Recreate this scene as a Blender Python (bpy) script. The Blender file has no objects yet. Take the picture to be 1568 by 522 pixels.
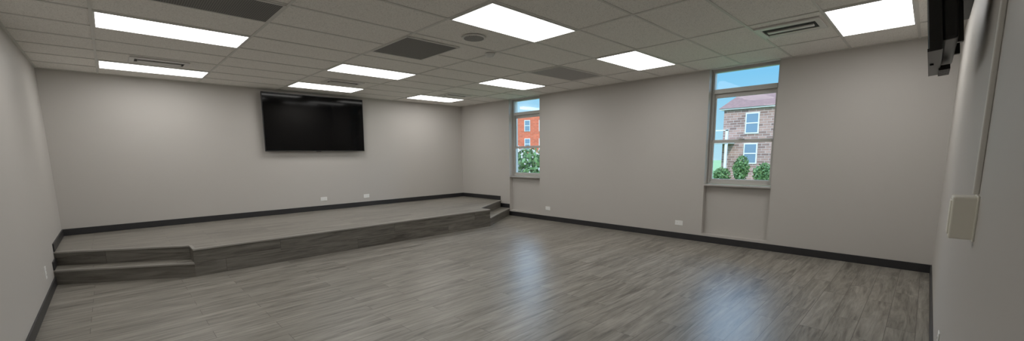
import bpy, bmesh, math, random
from mathutils import Vector, Matrix, Euler
random.seed(7)
scene=bpy.context.scene
COL=scene.collection
W,L,H=7.66,9.273,2.818
HS=0.356

# ---------------------------------------------------------------- materials
def new_mat(name):
    m=bpy.data.materials.new(name); m.use_nodes=True
    nt=m.node_tree; b=nt.nodes['Principled BSDF']
    return m,nt,b
def N(nt,t,**kw):
    n=nt.nodes.new(t)
    for k,v in kw.items(): setattr(n,k,v)
    return n
def mat_plain(name,col,rough=.5,metal=0,bump=0,bscale=200,spec=.5,var=0.0):
    m,nt,b=new_mat(name)
    b.inputs['Roughness'].default_value=rough; b.inputs['Metallic'].default_value=metal
    b.inputs['Specular IOR Level'].default_value=spec
    tc=N(nt,'ShaderNodeTexCoord'); no=N(nt,'ShaderNodeTexNoise'); no.inputs['Scale'].default_value=bscale; no.inputs['Detail'].default_value=4
    nt.links.new(tc.outputs['Object'],no.inputs['Vector'])
    mx=N(nt,'ShaderNodeMix',data_type='RGBA'); mx.inputs[6].default_value=(*[c*(1-var) for c in col],1); mx.inputs[7].default_value=(*[min(1,c*(1+var)) for c in col],1)
    nt.links.new(no.outputs['Fac'],mx.inputs[0]); nt.links.new(mx.outputs[2],b.inputs['Base Color'])
    if bump:
        bp=N(nt,'ShaderNodeBump'); bp.inputs['Strength'].default_value=bump; bp.inputs['Distance'].default_value=.002
        nt.links.new(no.outputs['Fac'],bp.inputs['Height']); nt.links.new(bp.outputs['Normal'],b.inputs['Normal'])
    return m
def mat_emit(name,col,s):
    m=bpy.data.materials.new(name); m.use_nodes=True; nt=m.node_tree; nt.nodes.clear()
    e=N(nt,'ShaderNodeEmission'); e.inputs[0].default_value=(*col,1); e.inputs[1].default_value=s
    o=N(nt,'ShaderNodeOutputMaterial'); nt.links.new(e.outputs[0],o.inputs[0]); return m
def mat_plank(name,vertical=False,dark=1.0,rough=.33):
    m,nt,b=new_mat(name)
    b.inputs['Specular IOR Level'].default_value=.55
    tc=N(nt,'ShaderNodeTexCoord'); sp=N(nt,'ShaderNodeSeparateXYZ'); cb=N(nt,'ShaderNodeCombineXYZ')
    nt.links.new(tc.outputs['Object'],sp.inputs[0])
    nt.links.new(sp.outputs['X'],cb.inputs['X']); nt.links.new(sp.outputs['Z' if vertical else 'Y'],cb.inputs['Y'])
    br=N(nt,'ShaderNodeTexBrick'); br.offset=.37; br.offset_frequency=2
    br.inputs['Color1'].default_value=(0,0,0,1); br.inputs['Color2'].default_value=(1,1,1,1); br.inputs['Mortar'].default_value=(.5,.5,.5,1)
    br.inputs['Scale'].default_value=1; br.inputs['Mortar Size'].default_value=.0020; br.inputs['Brick Width'].default_value=1.22 if not vertical else 1.8
    br.inputs['Row Height'].default_value=.18 if not vertical else .178
    nt.links.new(cb.outputs[0],br.inputs['Vector'])
    def noise(sx,sy,detail,w,dist=0,rg=.62):
        mp=N(nt,'ShaderNodeMapping'); mp.inputs['Scale'].default_value=(sx,sy,1)
        nt.links.new(cb.outputs[0],mp.inputs[0])
        n=N(nt,'ShaderNodeTexNoise',noise_dimensions='4D'); n.inputs['Scale'].default_value=1; n.inputs['Detail'].default_value=detail
        n.inputs['Roughness'].default_value=rg; n.inputs['Distortion'].default_value=dist
        mu=N(nt,'ShaderNodeMath',operation='MULTIPLY'); mu.inputs[1].default_value=w
        nt.links.new(br.outputs['Color'],mu.inputs[0]); nt.links.new(mu.outputs[0],n.inputs['W']); nt.links.new(mp.outputs[0],n.inputs['Vector']); return n
    g1=noise(1.1,12,7,30,1.6,.66); g2=noise(5,110,3,50); g3=noise(.8,2.6,3,12,.8)
    r1=N(nt,'ShaderNodeValToRGB'); e=r1.color_ramp.elements
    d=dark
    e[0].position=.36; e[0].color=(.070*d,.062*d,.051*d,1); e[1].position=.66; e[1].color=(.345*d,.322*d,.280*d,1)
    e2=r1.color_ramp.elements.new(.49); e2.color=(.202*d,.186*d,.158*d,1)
    def madd(src,k,prev=None):
        a=N(nt,'ShaderNodeMath',operation='MULTIPLY_ADD'); a.inputs[1].default_value=k; nt.links.new(src,a.inputs[0])
        if prev is None: a.inputs[2].default_value=0
        else: nt.links.new(prev,a.inputs[2])
        return a.outputs[0]
    v=madd(g1.outputs['Fac'],.72); v=madd(g2.outputs['Fac'],.14,v); v=madd(g3.outputs['Fac'],.14,v); v=madd(br.outputs['Color'],.05,v)
    a5=N(nt,'ShaderNodeMath',operation='SUBTRACT'); a5.inputs[1].default_value=.025; nt.links.new(v,a5.inputs[0])
    nt.links.new(a5.outputs[0],r1.inputs[0])
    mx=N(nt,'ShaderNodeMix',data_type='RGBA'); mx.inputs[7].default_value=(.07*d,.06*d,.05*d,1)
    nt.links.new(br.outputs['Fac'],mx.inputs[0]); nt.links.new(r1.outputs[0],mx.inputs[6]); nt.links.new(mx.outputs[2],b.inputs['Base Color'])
    rr=N(nt,'ShaderNodeMapRange'); rr.inputs[3].default_value=rough-.04; rr.inputs[4].default_value=rough+.08
    nt.links.new(g1.outputs['Fac'],rr.inputs[0]); nt.links.new(rr.outputs[0],b.inputs['Roughness'])
    bp=N(nt,'ShaderNodeBump'); bp.inputs['Strength'].default_value=.2; bp.inputs['Distance'].default_value=.001
    nt.links.new(g2.outputs['Fac'],bp.inputs['Height']); nt.links.new(bp.outputs['Normal'],b.inputs['Normal'])
    return m

M_wall=mat_plain('wall_paint',(.520,.494,.462),.55,bump=.12,bscale=260,spec=.35,var=.01)
M_tile,nt,b=new_mat('ceiling_tile'); b.inputs['Roughness'].default_value=.95; b.inputs['Specular IOR Level'].default_value=.1
tc=N(nt,'ShaderNodeTexCoord'); n1=N(nt,'ShaderNodeTexNoise'); n1.inputs['Scale'].default_value=100; n1.inputs['Detail'].default_value=6; n1.inputs['Roughness'].default_value=.7
nt.links.new(tc.outputs['Object'],n1.inputs['Vector'])
cr=N(nt,'ShaderNodeValToRGB'); cr.color_ramp.elements[0].position=.36; cr.color_ramp.elements[0].color=(.60,.58,.54,1); cr.color_ramp.elements[1].position=.49; cr.color_ramp.elements[1].color=(.90,.875,.83,1)
nt.links.new(n1.outputs['Fac'],cr.inputs[0]); nt.links.new(cr.outputs[0],b.inputs['Base Color'])
bp=N(nt,'ShaderNodeBump'); bp.inputs['Strength'].default_value=.3; bp.inputs['Distance'].default_value=.002; nt.links.new(n1.outputs['Fac'],bp.inputs['Height']); nt.links.new(bp.outputs[0],b.inputs['Normal'])
M_grid=mat_plain('ceiling_grid_paint',(.66,.65,.61),.5)
M_floor=mat_plank('vinyl_plank_floor',rough=.34)
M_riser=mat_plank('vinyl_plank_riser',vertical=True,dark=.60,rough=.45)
M_nose=mat_plain('stair_nosing',(.30,.285,.26),.35)
M_base=mat_plain('baseboard_charcoal',(.015,.015,.017),.45)
M_lens=mat_emit('led_lens',(1.0,.98,.945),7.0)
M_white=mat_plain('white_enamel',(.72,.72,.70),.4)
M_plate=mat_plain('outlet_plastic',(.88,.88,.86),.35)
M_slot=mat_plain('dark_slot',(.02,.02,.02),.6)
M_vent=mat_plain('diffuser_paint',(.74,.73,.70),.45)
M_gdark=mat_plain('duct_dark',(.015,.015,.015),.8)
M_frame=mat_plain('window_frame_metal',(.50,.49,.46),.4)
M_sill=mat_plain('sill_paint',(.45,.43,.41),.45)
M_black=mat_plain('black_plastic',(.007,.007,.008),.35)
M_screen=mat_plain('tv_screen_glass',(.001,.001,.0013),.06,spec=.22)
M_metal=mat_plain('steel_bracket',(.04,.04,.04),.4,.8)
M_beige=mat_plain('beige_plastic',(.90,.87,.76),.4)
M_cord=mat_plain('raceway_paint',(.74,.72,.68),.45)

def mat_perf(name,c1,c2,scale):
    m,nt,b=new_mat(name); b.inputs['Roughness'].default_value=.6
    tc=N(nt,'ShaderNodeTexCoord'); mp=N(nt,'ShaderNodeMapping'); mp.inputs['Scale'].default_value=(scale,scale,scale)
    vo=N(nt,'ShaderNodeTexVoronoi'); vo.inputs['Randomness'].default_value=0; vo.inputs['Scale'].default_value=1
    nt.links.new(tc.outputs['Object'],mp.inputs[0]); nt.links.new(mp.outputs[0],vo.inputs['Vector'])
    cr=N(nt,'ShaderNodeValToRGB'); cr.color_ramp.elements[0].position=.36; cr.color_ramp.elements[0].color=(*c1,1); cr.color_ramp.elements[1].position=.44; cr.color_ramp.elements[1].color=(*c2,1)
    nt.links.new(vo.outputs['Distance'],cr.inputs[0]); nt.links.new(cr.outputs[0],b.inputs['Base Color']); return m
M_perf=mat_perf('perforated_grille',(.01,.01,.01),(.18,.175,.165),60)
M_perf2=mat_perf('perforated_grille_light',(.10,.10,.10),(.44,.43,.41),60)

M_glass=bpy.data.materials.new('window_glass'); M_glass.use_nodes=True; nt=M_glass.node_tree; nt.nodes.clear()
tr=N(nt,'ShaderNodeBsdfTransparent'); tr.inputs[0].default_value=(.93,.97,.97,1); gl=N(nt,'ShaderNodeBsdfGlossy'); gl.inputs['Roughness'].default_value=.01
fr=N(nt,'ShaderNodeFresnel'); fr.inputs[0].default_value=1.3; ms=N(nt,'ShaderNodeMixShader'); o=N(nt,'ShaderNodeOutputMaterial')
nt.links.new(fr.outputs[0],ms.inputs[0]); nt.links.new(tr.outputs[0],ms.inputs[1]); nt.links.new(gl.outputs[0],ms.inputs[2]); nt.links.new(ms.outputs[0],o.inputs[0])

def mat_brick(name,c1,c2,mort,s=1):
    m,nt,b=new_mat(name); b.inputs['Roughness'].default_value=.9
    tc=N(nt,'ShaderNodeTexCoord'); sp=N(nt,'ShaderNodeSeparateXYZ'); cb=N(nt,'ShaderNodeCombineXYZ'); ad=N(nt,'ShaderNodeMath',operation='ADD')
    nt.links.new(tc.outputs['Object'],sp.inputs[0]); nt.links.new(sp.outputs['X'],ad.inputs[0]); nt.links.new(sp.outputs['Y'],ad.inputs[1])
    nt.links.new(ad.outputs[0],cb.inputs['X']); nt.links.new(sp.outputs['Z'],cb.inputs['Y'])
    br=N(nt,'ShaderNodeTexBrick'); br.inputs['Color1'].default_value=(*c1,1); br.inputs['Color2'].default_value=(*c2,1); br.inputs['Mortar'].default_value=(*mort,1)
    br.inputs['Scale'].default_value=1/s; br.inputs['Brick Width'].default_value=.42; br.inputs['Row Height'].default_value=.15; br.inputs['Mortar Size'].default_value=.012
    nt.links.new(cb.outputs[0],br.inputs['Vector'])
    no=N(nt,'ShaderNodeTexNoise'); no.inputs['Scale'].default_value=1.6; no.inputs['Detail'].default_value=5; nt.links.new(tc.outputs['Object'],no.inputs['Vector'])
    mx=N(nt,'ShaderNodeMix',data_type='RGBA',blend_type='MULTIPLY'); mx.inputs[0].default_value=.4
    nt.links.new(br.outputs['Color'],mx.inputs[6]); nt.links.new(no.outputs['Fac'],mx.inputs[7]); nt.links.new(mx.outputs[2],b.inputs['Base Color']); return m
M_bhouse=mat_brick('brown_brick',(.40,.23,.18),(.18,.10,.08),(.46,.38,.34),1.5)
M_bapt=mat_brick('orange_brick',(.66,.12,.05),(.48,.085,.035),(.5,.2,.12),1.5)
M_roof=mat_plain('roof_shingle',(.17,.085,.07),.9,bscale=4,var=.45)
M_trim=mat_plain('white_trim',(.55,.55,.53),.6)
M_pane=mat_plain('distant_pane',(.12,.18,.24),.15)
M_leaf=mat_plain('foliage',(.075,.145,.04),.7,bscale=5,var=.7)
M_flower=mat_plain('pale_blossom',(.50,.46,.42),.7,bscale=5,var=.2)
M_grass=mat_plain('lawn',(.12,.21,.06),.9,bscale=8,var=.4)
M_bark=mat_plain('bark',(.12,.08,.05),.9,bscale=30,var=.4)

# ---------------------------------------------------------------- mesh builder
class MB:
    def __init__(s,name): s.name=name; s.bm=bmesh.new(); s.mats=[]
    def mi(s,m):
        if m not in s.mats: s.mats.append(m)
        return s.mats.index(m)
    def box(s,x0,x1,y0,y1,z0,z1,m,bev=0,mtx=None):
        b2=bmesh.new(); bmesh.ops.create_cube(b2,size=1)
        for v in b2.verts:
            v.co=Vector(((x0+x1)/2+v.co.x*(x1-x0),(y0+y1)/2+v.co.y*(y1-y0),(z0+z1)/2+v.co.z*(z1-z0)))
        if bev: bmesh.ops.bevel(b2,geom=b2.edges[:],offset=bev,segments=3,affect='EDGES',profile=.5)
        s.merge(b2,m,mtx)
    def cyl(s,c,r,d,m,axis='Z',seg=32,r2=None,mtx=None):
        b2=bmesh.new(); bmesh.ops.create_cone(b2,cap_ends=True,segments=seg,radius1=r,radius2=r if r2 is None else r2,depth=d)
        R=Matrix.Identity(4)
        if axis=='X': R=Matrix.Rotation(math.pi/2,4,'Y')
        if axis=='Y': R=Matrix.Rotation(-math.pi/2,4,'X')
        b2.transform(Matrix.Translation(c)@R); s.merge(b2,m,mtx)
    def merge(s,b2,m,mtx=None):
        i=s.mi(m)
        if mtx is not None: b2.transform(mtx)
        bmesh.ops.recalc_face_normals(b2,faces=b2.faces[:])
        mp={}
        for v in b2.verts: mp[v]=s.bm.verts.new(v.co)
        for f in b2.faces:
            nf=s.bm.faces.new([mp[v] for v in f.verts]); nf.material_index=i
        b2.free()
    def prism(s,poly,z0,z1,mtop,mside):
        vb=[s.bm.verts.new((x,y,z0)) for x,y in poly]; vt=[s.bm.verts.new((x,y,z1)) for x,y in poly]
        f=s.bm.faces.new(vt); f.material_index=s.mi(mtop); f.normal_update()
        if f.normal.z<0: f.normal_flip()
        f=s.bm.faces.new(vb); f.material_index=s.mi(mside)
        n=len(poly)
        for i in range(n):
            f=s.bm.faces.new([vb[i],vb[(i+1)%n],vt[(i+1)%n],vt[i]]); f.material_index=s.mi(mside)
    def face(s,pts,m):
        f=s.bm.faces.new([s.bm.verts.new(p) for p in pts]); f.material_index=s.mi(m)
    def done(s,loc=(0,0,0),rot=(0,0,0),parent=None,smooth=False):
        me=bpy.data.meshes.new(s.name); s.bm.to_mesh(me); s.bm.free()
        for m in s.mats: me.materials.append(m)
        o=bpy.data.objects.new(s.name,me); COL.objects.link(o); o.location=loc; o.rotation_euler=rot
        if parent: o.parent=parent
        if smooth:
            for p in me.polygons: p.use_smooth=True
        return o

T=.3
# floor / walls / ceiling
b=MB('floor'); b.box(-W-T,T,-L-T,T,-.15,0,M_floor); b.done()
b=MB('wall_north'); b.box(-W-T,T,0,T,0,H+.15,M_wall); b.done()
b=MB('wall_west'); b.box(-W-T,-W,-L,0,0,H+.15,M_wall); b.done()
b=MB('wall_south'); b.box(-W-T,T,-L-T,-L,0,H+.15,M_wall); b.done()
WIN=[(-2.87,-1.88),(-7.50,-6.53)]
ZB=.14; ZS=.95
b=MB('wall_east')
segs=[(-L,-7.50),(-6.53,-2.87),(-1.88,0)]
for y0,y1 in segs: b.box(0,T,y0,y1,0,H+.15,M_wall)
for y0,y1 in WIN:
    b.box(0,T,y0,y1,0,ZB,M_wall)
    b.box(.09,T,y0,y1,ZB,ZS,M_wall)
    b.box(.13,T,y0,y1,H-.01,H+.15,M_wall)
b.done()

# ceiling
b=MB('ceiling')
b.box(-W-T,T,-L-T,T,H+.008,H+.15,M_tile)
xl=[-7.02+1.24*k for k in range(0,6)]; yl=[-1.24+.64*k for k in range(-12,2)]
g=.012
for x in xl:
    if -W<x<0: b.box(x-g,x+g,-L,0,H,H+.01,M_grid)
for y in yl:
    if -L<y<0: b.box(-W,0,y-g,y+g,H+.0005,H+.01,M_grid)
b.box(-W,-W+.022,-L,0,H-.001,H+.01,M_grid); b.box(-.022,0,-L,0,H-.001,H+.01,M_grid)
b.box(-W,0,-.022,0,H-.001,H+.01,M_grid); b.box(-W,0,-L,-L+.022,H-.001,H+.01,M_grid)
b.done()

# led panels
def panel(x,y,lx=1.24,ly=.64):
    b=MB('ceiling_light_panel')
    cx,cy=x+lx/2,y+ly/2; hx,hy=lx/2-.012,ly/2-.012; f=.014; z1=H+.004; z0=H-.008
    b.box(-hx,hx,-hy,-hy+f,z0-H,z1-H,M_white); b.box(-hx,hx,hy-f,hy,z0-H,z1-H,M_white)
    b.box(-hx,-hx+f,-hy+f,hy-f,z0-H,z1-H,M_white); b.box(hx-f,hx,-hy+f,hy-f,z0-H,z1-H,M_white)
    b.box(-hx+f,hx-f,-hy+f,hy-f,-.005,.004,M_lens)
    b.done(loc=(cx,cy,H))
for x,y in [(-7.02,-3.80),(-7.02,-1.24),(-7.02,-6.36),(-4.54,-6.36),(-4.54,-3.16),(-4.54,-1.24),(-2.06,-6.36),(-2.06,-3.80),(-2.06,-1.24),(-2.06,-8.92)]:
    panel(x,y)

# return grilles
def grille(x0,x1,y0,y1,mat):
    b=MB('return_air_grille'); cx,cy=(x0+x1)/2,(y0+y1)/2; hx,hy=(x1-x0)/2-.012,(y1-y0)/2-.012; f=.02
    b.box(-hx,hx,-hy,-hy+f,-.008,.005,M_grid); b.box(-hx,hx,hy-f,hy,-.008,.005,M_grid)
    b.box(-hx,-hx+f,-hy+f,hy-f,-.008,.005,M_grid); b.box(hx-f,hx,-hy+f,hy-f,-.008,.005,M_grid)
    b.box(-hx+f,hx-f,-hy+f,hy-f,-.004,.005,mat); b.done(loc=(cx,cy,H))
grille(-7.02,-5.78,-5.08,-4.44,M_perf)
grille(-4.56,-3.80,-4.96,-4.06,M_perf)
grille(-2.06,-.90,-5.12,-4.44,M_perf2)

# linear slot supply diffusers
def diffuser(cx,cy,lx=.62,ly=.42,rz=0):
    b=MB('supply_air_diffuser'); hx,hy=lx/2,ly/2
    f=.05
    b.box(-hx,hx,-hy,-hy+f,-.012,.004,M_vent,.002); b.box(-hx,hx,hy-f,hy,-.012,.004,M_vent,.002)
    b.box(-hx,-hx+f,-hy+f,hy-f,-.012,.004,M_vent,.002); b.box(hx-f,hx,-hy+f,hy-f,-.012,.004,M_vent,.002)
    b.box(-hx+f,hx-f,-hy+f,hy-f,-.002,.004,M_gdark)
    b.box(-hx+f,hx-f,-hy+f,-hy+f+.05,-.009,.0,M_vent,.002); b.box(-hx+f,hx-f,hy-f-.05,hy-f,-.009,.0,M_vent,.002)
    b.box(-hx+f+.03,hx-f-.03,-.035,.035,-.018,-.002,M_vent,.004)
    b.done(loc=(cx,cy,H),rot=(0,0,rz))
diffuser(-6.40,-1.58); diffuser(-3.90,-1.63); diffuser(-1.40,-1.60); diffuser(-1.65,-7.95,.58,.48,math.pi/2)

# ceiling speaker & smoke detector
b=MB('ceiling_speaker'); b.cyl((0,0,-.004),.135,.012,M_vent,seg=48); b.cyl((0,0,-.012),.112,.008,M_perf2,seg=48,r2=.112); b.done(loc=(-3.96,-5.40,H))
b=MB('smoke_detector'); b.cyl((0,0,-.008),.065,.016,M_white,seg=40); b.cyl((0,0,-.028),.038,.026,M_white,seg=40,r2=.055); b.cyl((0,0,-.044),.02,.008,M_vent,seg=24); b.done(loc=(-3.33,-4.96,H))

# ---------------------------------------------------------------- stage
b=MB('stage_platform')
h1=HS/2
P1=[(-W,0),(-W,-1.83),(-6.40,-2.66),(-1.38,-2.69),(0,-1.86),(0,0)]
P2=[(-W,0),(-W,-1.51),(-6.40,-2.33),(-6.40,-2.66),(-1.38,-2.69),(-1.38,-2.36),(0,-1.54),(0,0)]
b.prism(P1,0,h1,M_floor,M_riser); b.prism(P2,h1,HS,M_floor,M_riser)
def nosing(p,q,z,w=.035,ov=.012):
    p=Vector((*p,0)); q=Vector((*q,0)); d=(q-p).normalized(); n=Vector((d.y,-d.x,0)); ln=(q-p).length
    mt=Matrix.Translation((p.x,p.y,z))@Matrix(((d.x,n.x,0,0),(d.y,n.y,0,0),(0,0,1,0),(0,0,0,1)))
    b.box(0,ln,-w,ov,-.018,.004,M_nose,.003,mtx=mt)
nosing((-W,-1.51),(-6.40,-2.33),HS); nosing((-W,-1.83),(-6.40,-2.66),h1)
nosing((-6.40,-2.66),(-1.38,-2.69),HS); nosing((-1.38,-2.36),(0,-1.54),HS); nosing((-1.38,-2.69),(0,-1.86),h1)
nosing((-6.40,-2.33),(-6.40,-2.66),HS,.03,.004); nosing((-1.38,-2.69),(-1.38,-2.36),HS,.03,.004)
for v in b.bm.verts:
    v.co.x=max(-W+.001,min(-.001,v.co.x)); v.co.y=min(-.001,v.co.y)
b.done()

# baseboards
bb=.105; bt=.014
b=MB('baseboard_north'); b.box(-W,0,-bt,0,HS+.004,HS+bb,M_base,.003); b.done()
b=MB('baseboard_west'); b.box(-W,-W+bt,-1.52,-bt,HS+.004,HS+bb,M_base,.003); b.box(-W,-W+bt,-1.84,-1.50,h1+.004,h1+bb,M_base,.003); b.box(-W,-W+bt,-L,-1.82,0,bb,M_base,.003); b.done()
b=MB('baseboard_east'); b.box(-bt,0,-1.54,-bt,HS+.004,HS+bb,M_base,.003); b.box(-bt,0,-1.87,-1.53,h1+.004,h1+bb,M_base,.003); b.box(-bt,0,-L,-1.87,0,bb,M_base,.003); b.done()
b=MB('baseboard_south'); b.box(-W+bt,-bt,-L,-L+bt,0,bb,M_base,.003); b.done()

# ---------------------------------------------------------------- windows
for i,(y0,y1) in enumerate(WIN):
    b=MB('window_%d'%(i+1))
    a0,a1=y0+.004,y1-.004
    s=.035
    X0,X1=.13,.22
    b.box(X0,X1,a0,a0+s,ZS+.03,H-.012,M_frame,.003); b.box(X0,X1,a1-s,a1,ZS+.03,H-.012,M_frame,.003)
    b.box(X0,X1,a0+s,a1-s,ZS+.03,1.02,M_frame,.003); b.box(X0,X1,a0+s,a1-s,2.775,H-.012,M_frame,.003)
    b.box(X0-.01,X1,a0+s,a1-s,2.44,2.51,M_frame,.004)
    u0,u1=a0+s,a1-s; r=.028
    b.box(.18,.205,u0,u0+r,1.66,2.44,M_frame,.003); b.box(.18,.205,u1-r,u1,1.66,2.44,M_frame,.003)
    b.box(.18,.205,u0+r,u1-r,2.375,2.44,M_frame,.003); b.box(.18,.205,u0+r,u1-r,1.66,1.705,M_frame,.003)
    b.box(.15,.178,u0,u0+r,1.02,1.70,M_frame,.003); b.box(.15,.178,u1-r,u1,1.02,1.70,M_frame,.003)
    b.box(.15,.178,u0+r,u1-r,1.02,1.065,M_frame,.003); b.box(.145,.178,u0+r,u1-r,1.65,1.70,M_frame,.003)
    b.box(.125,.15,(u0+u1)/2-.04,(u0+u1)/2+.04,1.70,1.715,M_frame,.003)
    for (x,z0,z1) in [(.192,1.70,2.38),(.164,1.06,1.655),(.19,2.51,2.78)]:
        b.face([(x,u0+.005,z0),(x,u1-.005,z0),(x,u1-.005,z1),(x,u0+.005,z1)],M_glass)
    b.done()
    b=MB('trim_%d'%(i+1)); b.box(-.012,.13,y0+.002,y1-.002,ZS+.001,ZS+.028,M_sill,.004); b.done()

# ---------------------------------------------------------------- wall tv
def tv(name,w,h,th,back):
    b=MB(name)
    b.box(-w/2,w/2,0,th,-h/2,h/2,M_black,.006)
    e=.012
    b.box(-w/2+e,w/2-e,-.0015,.004,-h/2+e+.008,h/2-e,M_screen)
    b.box(-w/2,w/2,-.004,.003,-h/2,-h/2+.016,M_black,.001)
    b.box(-w*.47,w*.47,th-.005,th+back,-h*.42,h*.36,M_black,.015)
    b.box(-.05,.05,.004,.02,-h/2-.008,-h/2+.01,M_black,.002)
    return b
b=tv('wall_mounted_television',1.99,1.13,.035,.015)
b.box(-.35,-.30,.05,.085,-.30,.30,M_metal); b.box(.30,.35,.05,.085,-.30,.30,M_metal); b.box(-.45,.45,.075,.095,-.1,.1,M_metal)
b.done(loc=(-3.86,-.125,2.185),rot=(math.radians(2.6),0,0))

# side tv on south wall (screen faces +y)
b=tv('side_wall_television',.98,.57,.05,.055)
for s in (-.2,.2):
    b.box(s-.02,s+.02,.10,.13,-.22,.24,M_metal,.003)
b.box(-.26,.26,.12,.17,-.02,.10,M_metal,.004)
for k in range(6): b.box(-.46+k*.05,-.43+k*.05,.04,.09,-.30,-.27,M_black,.003)
o=b.done(loc=(-3.58,-L+.225,2.27),rot=(math.radians(6),0,math.pi))
def cable(pts,r,parent,mat):
    cu=bpy.data.curves.new('cable','CURVE'); cu.dimensions='3D'; cu.bevel_depth=r; cu.bevel_resolution=3
    s=cu.splines.new('NURBS'); s.points.add(len(pts)-1); s.use_endpoint_u=True; s.order_u=3
    for p,q in zip(s.points,pts): p.co=(*q,1)
    cu.materials.append(mat); c=bpy.data.objects.new('cable',cu); COL.objects.link(c)
    if parent:
        c.parent=parent; bpy.context.view_layer.update(); c.matrix_parent_inverse=parent.matrix_world.inverted()
    return c
yw=-L
cable([(-3.9,yw+.09,2.32),(-4.1,yw+.05,2.22),(-4.2,yw+.04,2.32),(-4.15,yw+.03,2.46),(-4.1,yw+.012,2.6)],.007,o,M_black)
cable([(-3.95,yw+.10,2.36),(-4.12,yw+.06,2.28),(-4.1,yw+.05,2.43),(-4.25,yw+.03,2.5),(-4.1,yw+.012,2.62)],.006,o,M_black)
cable([(-3.9,yw+.1,2.42),(-4.06,yw+.07,2.34),(-4.2,yw+.06,2.38),(-4.06,yw+.04,2.5)],.007,o,M_black)

# call box + raceway on south wall
b=MB('wall_control_box'); b.box(-.06,.06,0,.068,-.08,.08,M_beige,.006); b.box(-.045,.045,.066,.072,-.065,.065,M_beige,.003); b.box(-.066,.066,0,.006,-.085,.085,M_beige,.002); b.done(loc=(-4.72,-L,1.245))
b=MB('cord_raceway'); b.box(-.014,.014,0,.017,-(H-1.335)/2,(H-1.335)/2,M_cord,.004); b.box(-.018,.018,0,.02,-.03,.03,M_cord,.003); b.done(loc=(-4.72,-L,(H+1.335)/2-.002))

# outlets
def outlet(loc,rz,horiz=True):
    b=MB('wall_outlet'); w,h=(.135,.082) if horiz else (.082,.135)
    b.box(-w/2,w/2,-.007,0,-h/2,h/2,M_plate,.003)
    for s in (-1,1):
        cx,cz=(s*.026,0) if horiz else (0,s*.026)
        b.box(cx-.017,cx+.017,-.0085,-.006,cz-.017,cz+.017,M_plate,.002)
        for t in (-.006,.006):
            if horiz: b.box(cx-.004,cx+.004,-.0092,-.008,cz+t-.0012,cz+t+.0012,M_slot)
            else: b.box(cx+t-.0012,cx+t+.0012,-.0092,-.008,cz-.004,cz+.004,M_slot)
    b.done(loc=loc,rot=(0,0,rz))
outlet((-3.80,0,.60),0); outlet((-2.84,0,.59),0)
outlet((0,-3.12,.28),-math.pi/2); outlet((0,-6.14,.28),-math.pi/2)
outlet((-W,-2.55,.30),math.pi/2,False); outlet((-3.5,-L,.32),math.pi,False)

# ---------------------------------------------------------------- exterior
GZ=-1.2
b=MB('lawn_ground'); b.box(T,140,-90,120,GZ-.1,GZ,M_grass); b.done()
b=MB('brick_house')
HX=36.0; y0,y1=-9.0,5.2; ze=5.5
b.box(HX,HX+10,y0,y1,GZ,ze,M_bhouse)
b.box(HX-.3,HX+10.3,y0-.3,y1+.3,ze,ze+.12,M_trim)
zr=ze+2.3
v=[(HX-.4,y0-.4,ze+.12),(HX+10.4,y0-.4,ze+.12),(HX+10.4,y1+.4,ze+.12),(HX-.4,y1+.4,ze+.12),(HX+3.5,y0+1.2,zr),(HX+3.5,y1-1.0,zr)]
b.face([v[0],v[3],v[5],v[4]],M_roof); b.face([v[3],v[2],v[5]],M_roof); b.face([v[2],v[1],v[4],v[5]],M_roof); b.face([v[1],v[0],v[4]],M_roof)
def hwin(b,x,y,z,w=.95,h=1.7):
    b.box(x-.08,x+.05,y-w/2-.10,y+w/2+.10,z-h/2-.12,z+h/2+.12,M_trim)
    b.box(x-.10,x,y-w/2,y+w/2,z-h/2,z+h/2,M_pane)
    b.box(x-.13,x,y-w/2,y+w/2,z-.05,z+.05,M_trim)
for y in (2.7,.2,-2.4,-5.4):
    hwin(b,HX,y,4.15); hwin(b,HX,y,1.35)
b.box(HX-2.2,HX,4.1,6.8,2.3,2.55,M_trim)
for yy in (4.2,5.5,6.7): b.box(HX-2.1,HX-1.9,yy-.1,yy+.1,GZ,2.3,M_trim)
for yy in (4.2,6.7): b.box(HX-2.1,HX-1.9,yy-.1,yy+.1,2.55,3.6,M_trim)
b.box(HX-2.1,HX-2.0,4.1,6.8,3.45,3.55,M_trim)
b.done()
b=MB('brick_apartment_building')
b.box(-16,16,0,10,0,8.3,M_bapt); b.box(-16.1,16.1,-.1,10.1,8.3,8.45,M_trim)
for k in range(-7,8):
    for z in (1.6,4.2,6.8):
        b.box(k*2.1-.42,k*2.1+.42,-.1,.1,z-.8,z+.8,M_trim); b.box(k*2.1-.33,k*2.1+.33,-.15,.1,z-.71,z+.71,M_pane); b.box(k*2.1-.33,k*2.1+.33,-.17,.1,z-.04,z+.04,M_trim)
b.done(loc=(36.6,32,GZ),rot=(0,0,math.radians(-46)))

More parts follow.
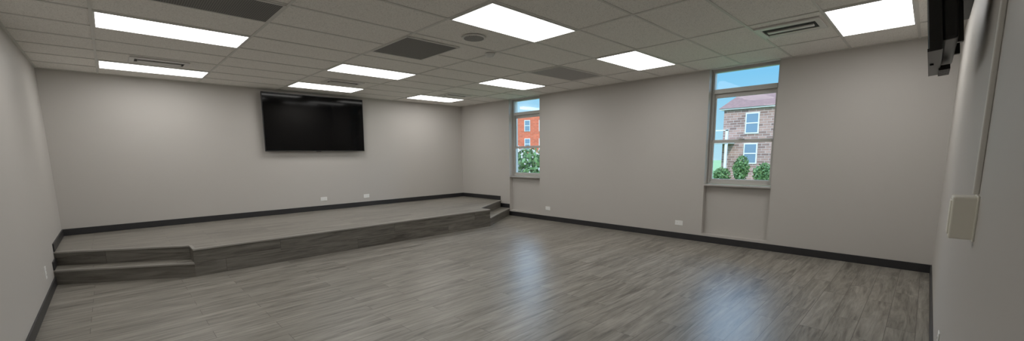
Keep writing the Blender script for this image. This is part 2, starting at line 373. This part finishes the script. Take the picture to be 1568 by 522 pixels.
def leaf_cloud(b,c,r,n,size,mat=None):
    for _ in range(n):
        while True:
            p=Vector((random.uniform(-1,1),random.uniform(-1,1),random.uniform(-1,1)))
            if .25<p.length<=1: break
        p=Vector((p.x*r[0]+c[0],p.y*r[1]+c[1],p.z*r[2]+c[2]))
        R=Euler((random.uniform(0,6.3),random.uniform(0,6.3),random.uniform(0,6.3))).to_matrix()
        s=size*random.uniform(.6,1.3)
        b.face([p+R@Vector(q) for q in ((-s,-s*.5,0),(s*.2,-s*.6,0),(s,0,0),(s*.2,s*.6,0),(-s,s*.5,0))],mat or M_leaf)
def tree(name,loc,h,r,n=900,size=.16,trunk=True,fl=0):
    b=MB(name)
    if trunk: b.cyl((0,0,h*.25),.12,h*.5,M_bark,seg=12,r2=.07)
    leaf_cloud(b,(0,0,h*.55),(r,r,h*.45),n,size)
    leaf_cloud(b,(r*.4,r*.3,h*.45),(r*.7,r*.7,h*.4),n//2,size)
    if fl: leaf_cloud(b,(0,0,h*.6),(r*1.02,r*1.02,h*.42),fl,size*.8,M_flower)
    b.done(loc=(loc[0],loc[1],GZ))
tree('leafy_tree',(11.5,8.2),3.1,1.5,1500,.12,fl=350)
tree('leafy_tree',(13.5,11.8),3.3,1.5,1200,.12,fl=250)
tree('leafy_bush',(30.2,1.7),2.4,.6,900,.10,False)
tree('leafy_bush',(30.4,.1),1.8,.8,700,.10,False)
tree('leafy_bush',(30.3,3.2),1.4,.7,500,.10,False)
for k in range(9):
    b=MB('hedge')
    leaf_cloud(b,(0,0,.5),(1.1,1.6,.68),1300,.08)
    b.done(loc=(15,-14+k*2.6,GZ))

# sun + world
sd=bpy.data.lights.new('sun','SUN'); sd.energy=3.0; sd.angle=.01; sd.color=(1,.95,.87)
so=bpy.data.objects.new('sun',sd); COL.objects.link(so)
d=Vector((.72,.30,-.62)); so.rotation_euler=d.to_track_quat('-Z','Y').to_euler(); so.location=(-20,-20,30)
w=bpy.data.worlds.new('sky'); scene.world=w; w.use_nodes=True; nt=w.node_tree; bg=nt.nodes['Background']
tc=N(nt,'ShaderNodeTexCoord'); sp=N(nt,'ShaderNodeSeparateXYZ'); nt.links.new(tc.outputs['Generated'],sp.inputs[0])
cr=N(nt,'ShaderNodeValToRGB'); e=cr.color_ramp.elements
e[0].position=0; e[0].color=(.40,.70,.85,1); e[1].position=.27; e[1].color=(3.2,4.4,5.9,1); x=e.new(.17); x.color=(.17,.52,.84,1); x=e.new(.5); x.color=(1.4,2.4,3.9,1)
nt.links.new(sp.outputs['Z'],cr.inputs[0])
no=N(nt,'ShaderNodeTexNoise'); no.inputs['Scale'].default_value=5; no.inputs['Detail'].default_value=6
mp=N(nt,'ShaderNodeMapping'); mp.inputs['Scale'].default_value=(1,1,3.5); nt.links.new(tc.outputs['Generated'],mp.inputs[0]); nt.links.new(mp.outputs[0],no.inputs['Vector'])
c2=N(nt,'ShaderNodeValToRGB'); c2.color_ramp.elements[0].position=.52; c2.color_ramp.elements[1].position=.85
nt.links.new(no.outputs['Fac'],c2.inputs[0])
mx=N(nt,'ShaderNodeMix',data_type='RGBA',blend_type='ADD'); mx.inputs[7].default_value=(.5,.45,.35,1)
nt.links.new(c2.outputs[0],mx.inputs[0]); nt.links.new(cr.outputs[0],mx.inputs[6]); nt.links.new(mx.outputs[2],bg.inputs[0]); bg.inputs[1].default_value=1.1

# ---------------------------------------------------------------- camera
yaw,pitch,roll=.776,.140,-.012
fwd=Vector((math.sin(yaw)*math.cos(pitch),math.cos(yaw)*math.cos(pitch),-math.sin(pitch)))
r=Vector((math.cos(yaw),-math.sin(yaw),0)); u=r.cross(fwd)
r2=r*math.cos(roll)+u*math.sin(roll); u2=-r*math.sin(roll)+u*math.cos(roll)
cd=bpy.data.cameras.new('camera'); cd.sensor_width=36; cd.sensor_fit='HORIZONTAL'; cd.lens=36*623.366/1568; cd.shift_y=(324.544-261)/1568; cd.clip_start=.01; cd.clip_end=500
co=bpy.data.objects.new('camera',cd); COL.objects.link(co)
mt=Matrix((( r2.x,u2.x,-fwd.x,-7.048),(r2.y,u2.y,-fwd.y,-9.128),(r2.z,u2.z,-fwd.z,1.503),(0,0,0,1)))
co.matrix_world=mt
scene.camera=co
scene.view_settings.view_transform='Standard'
scene.view_settings.look='None'
scene.view_settings.gamma=1.12
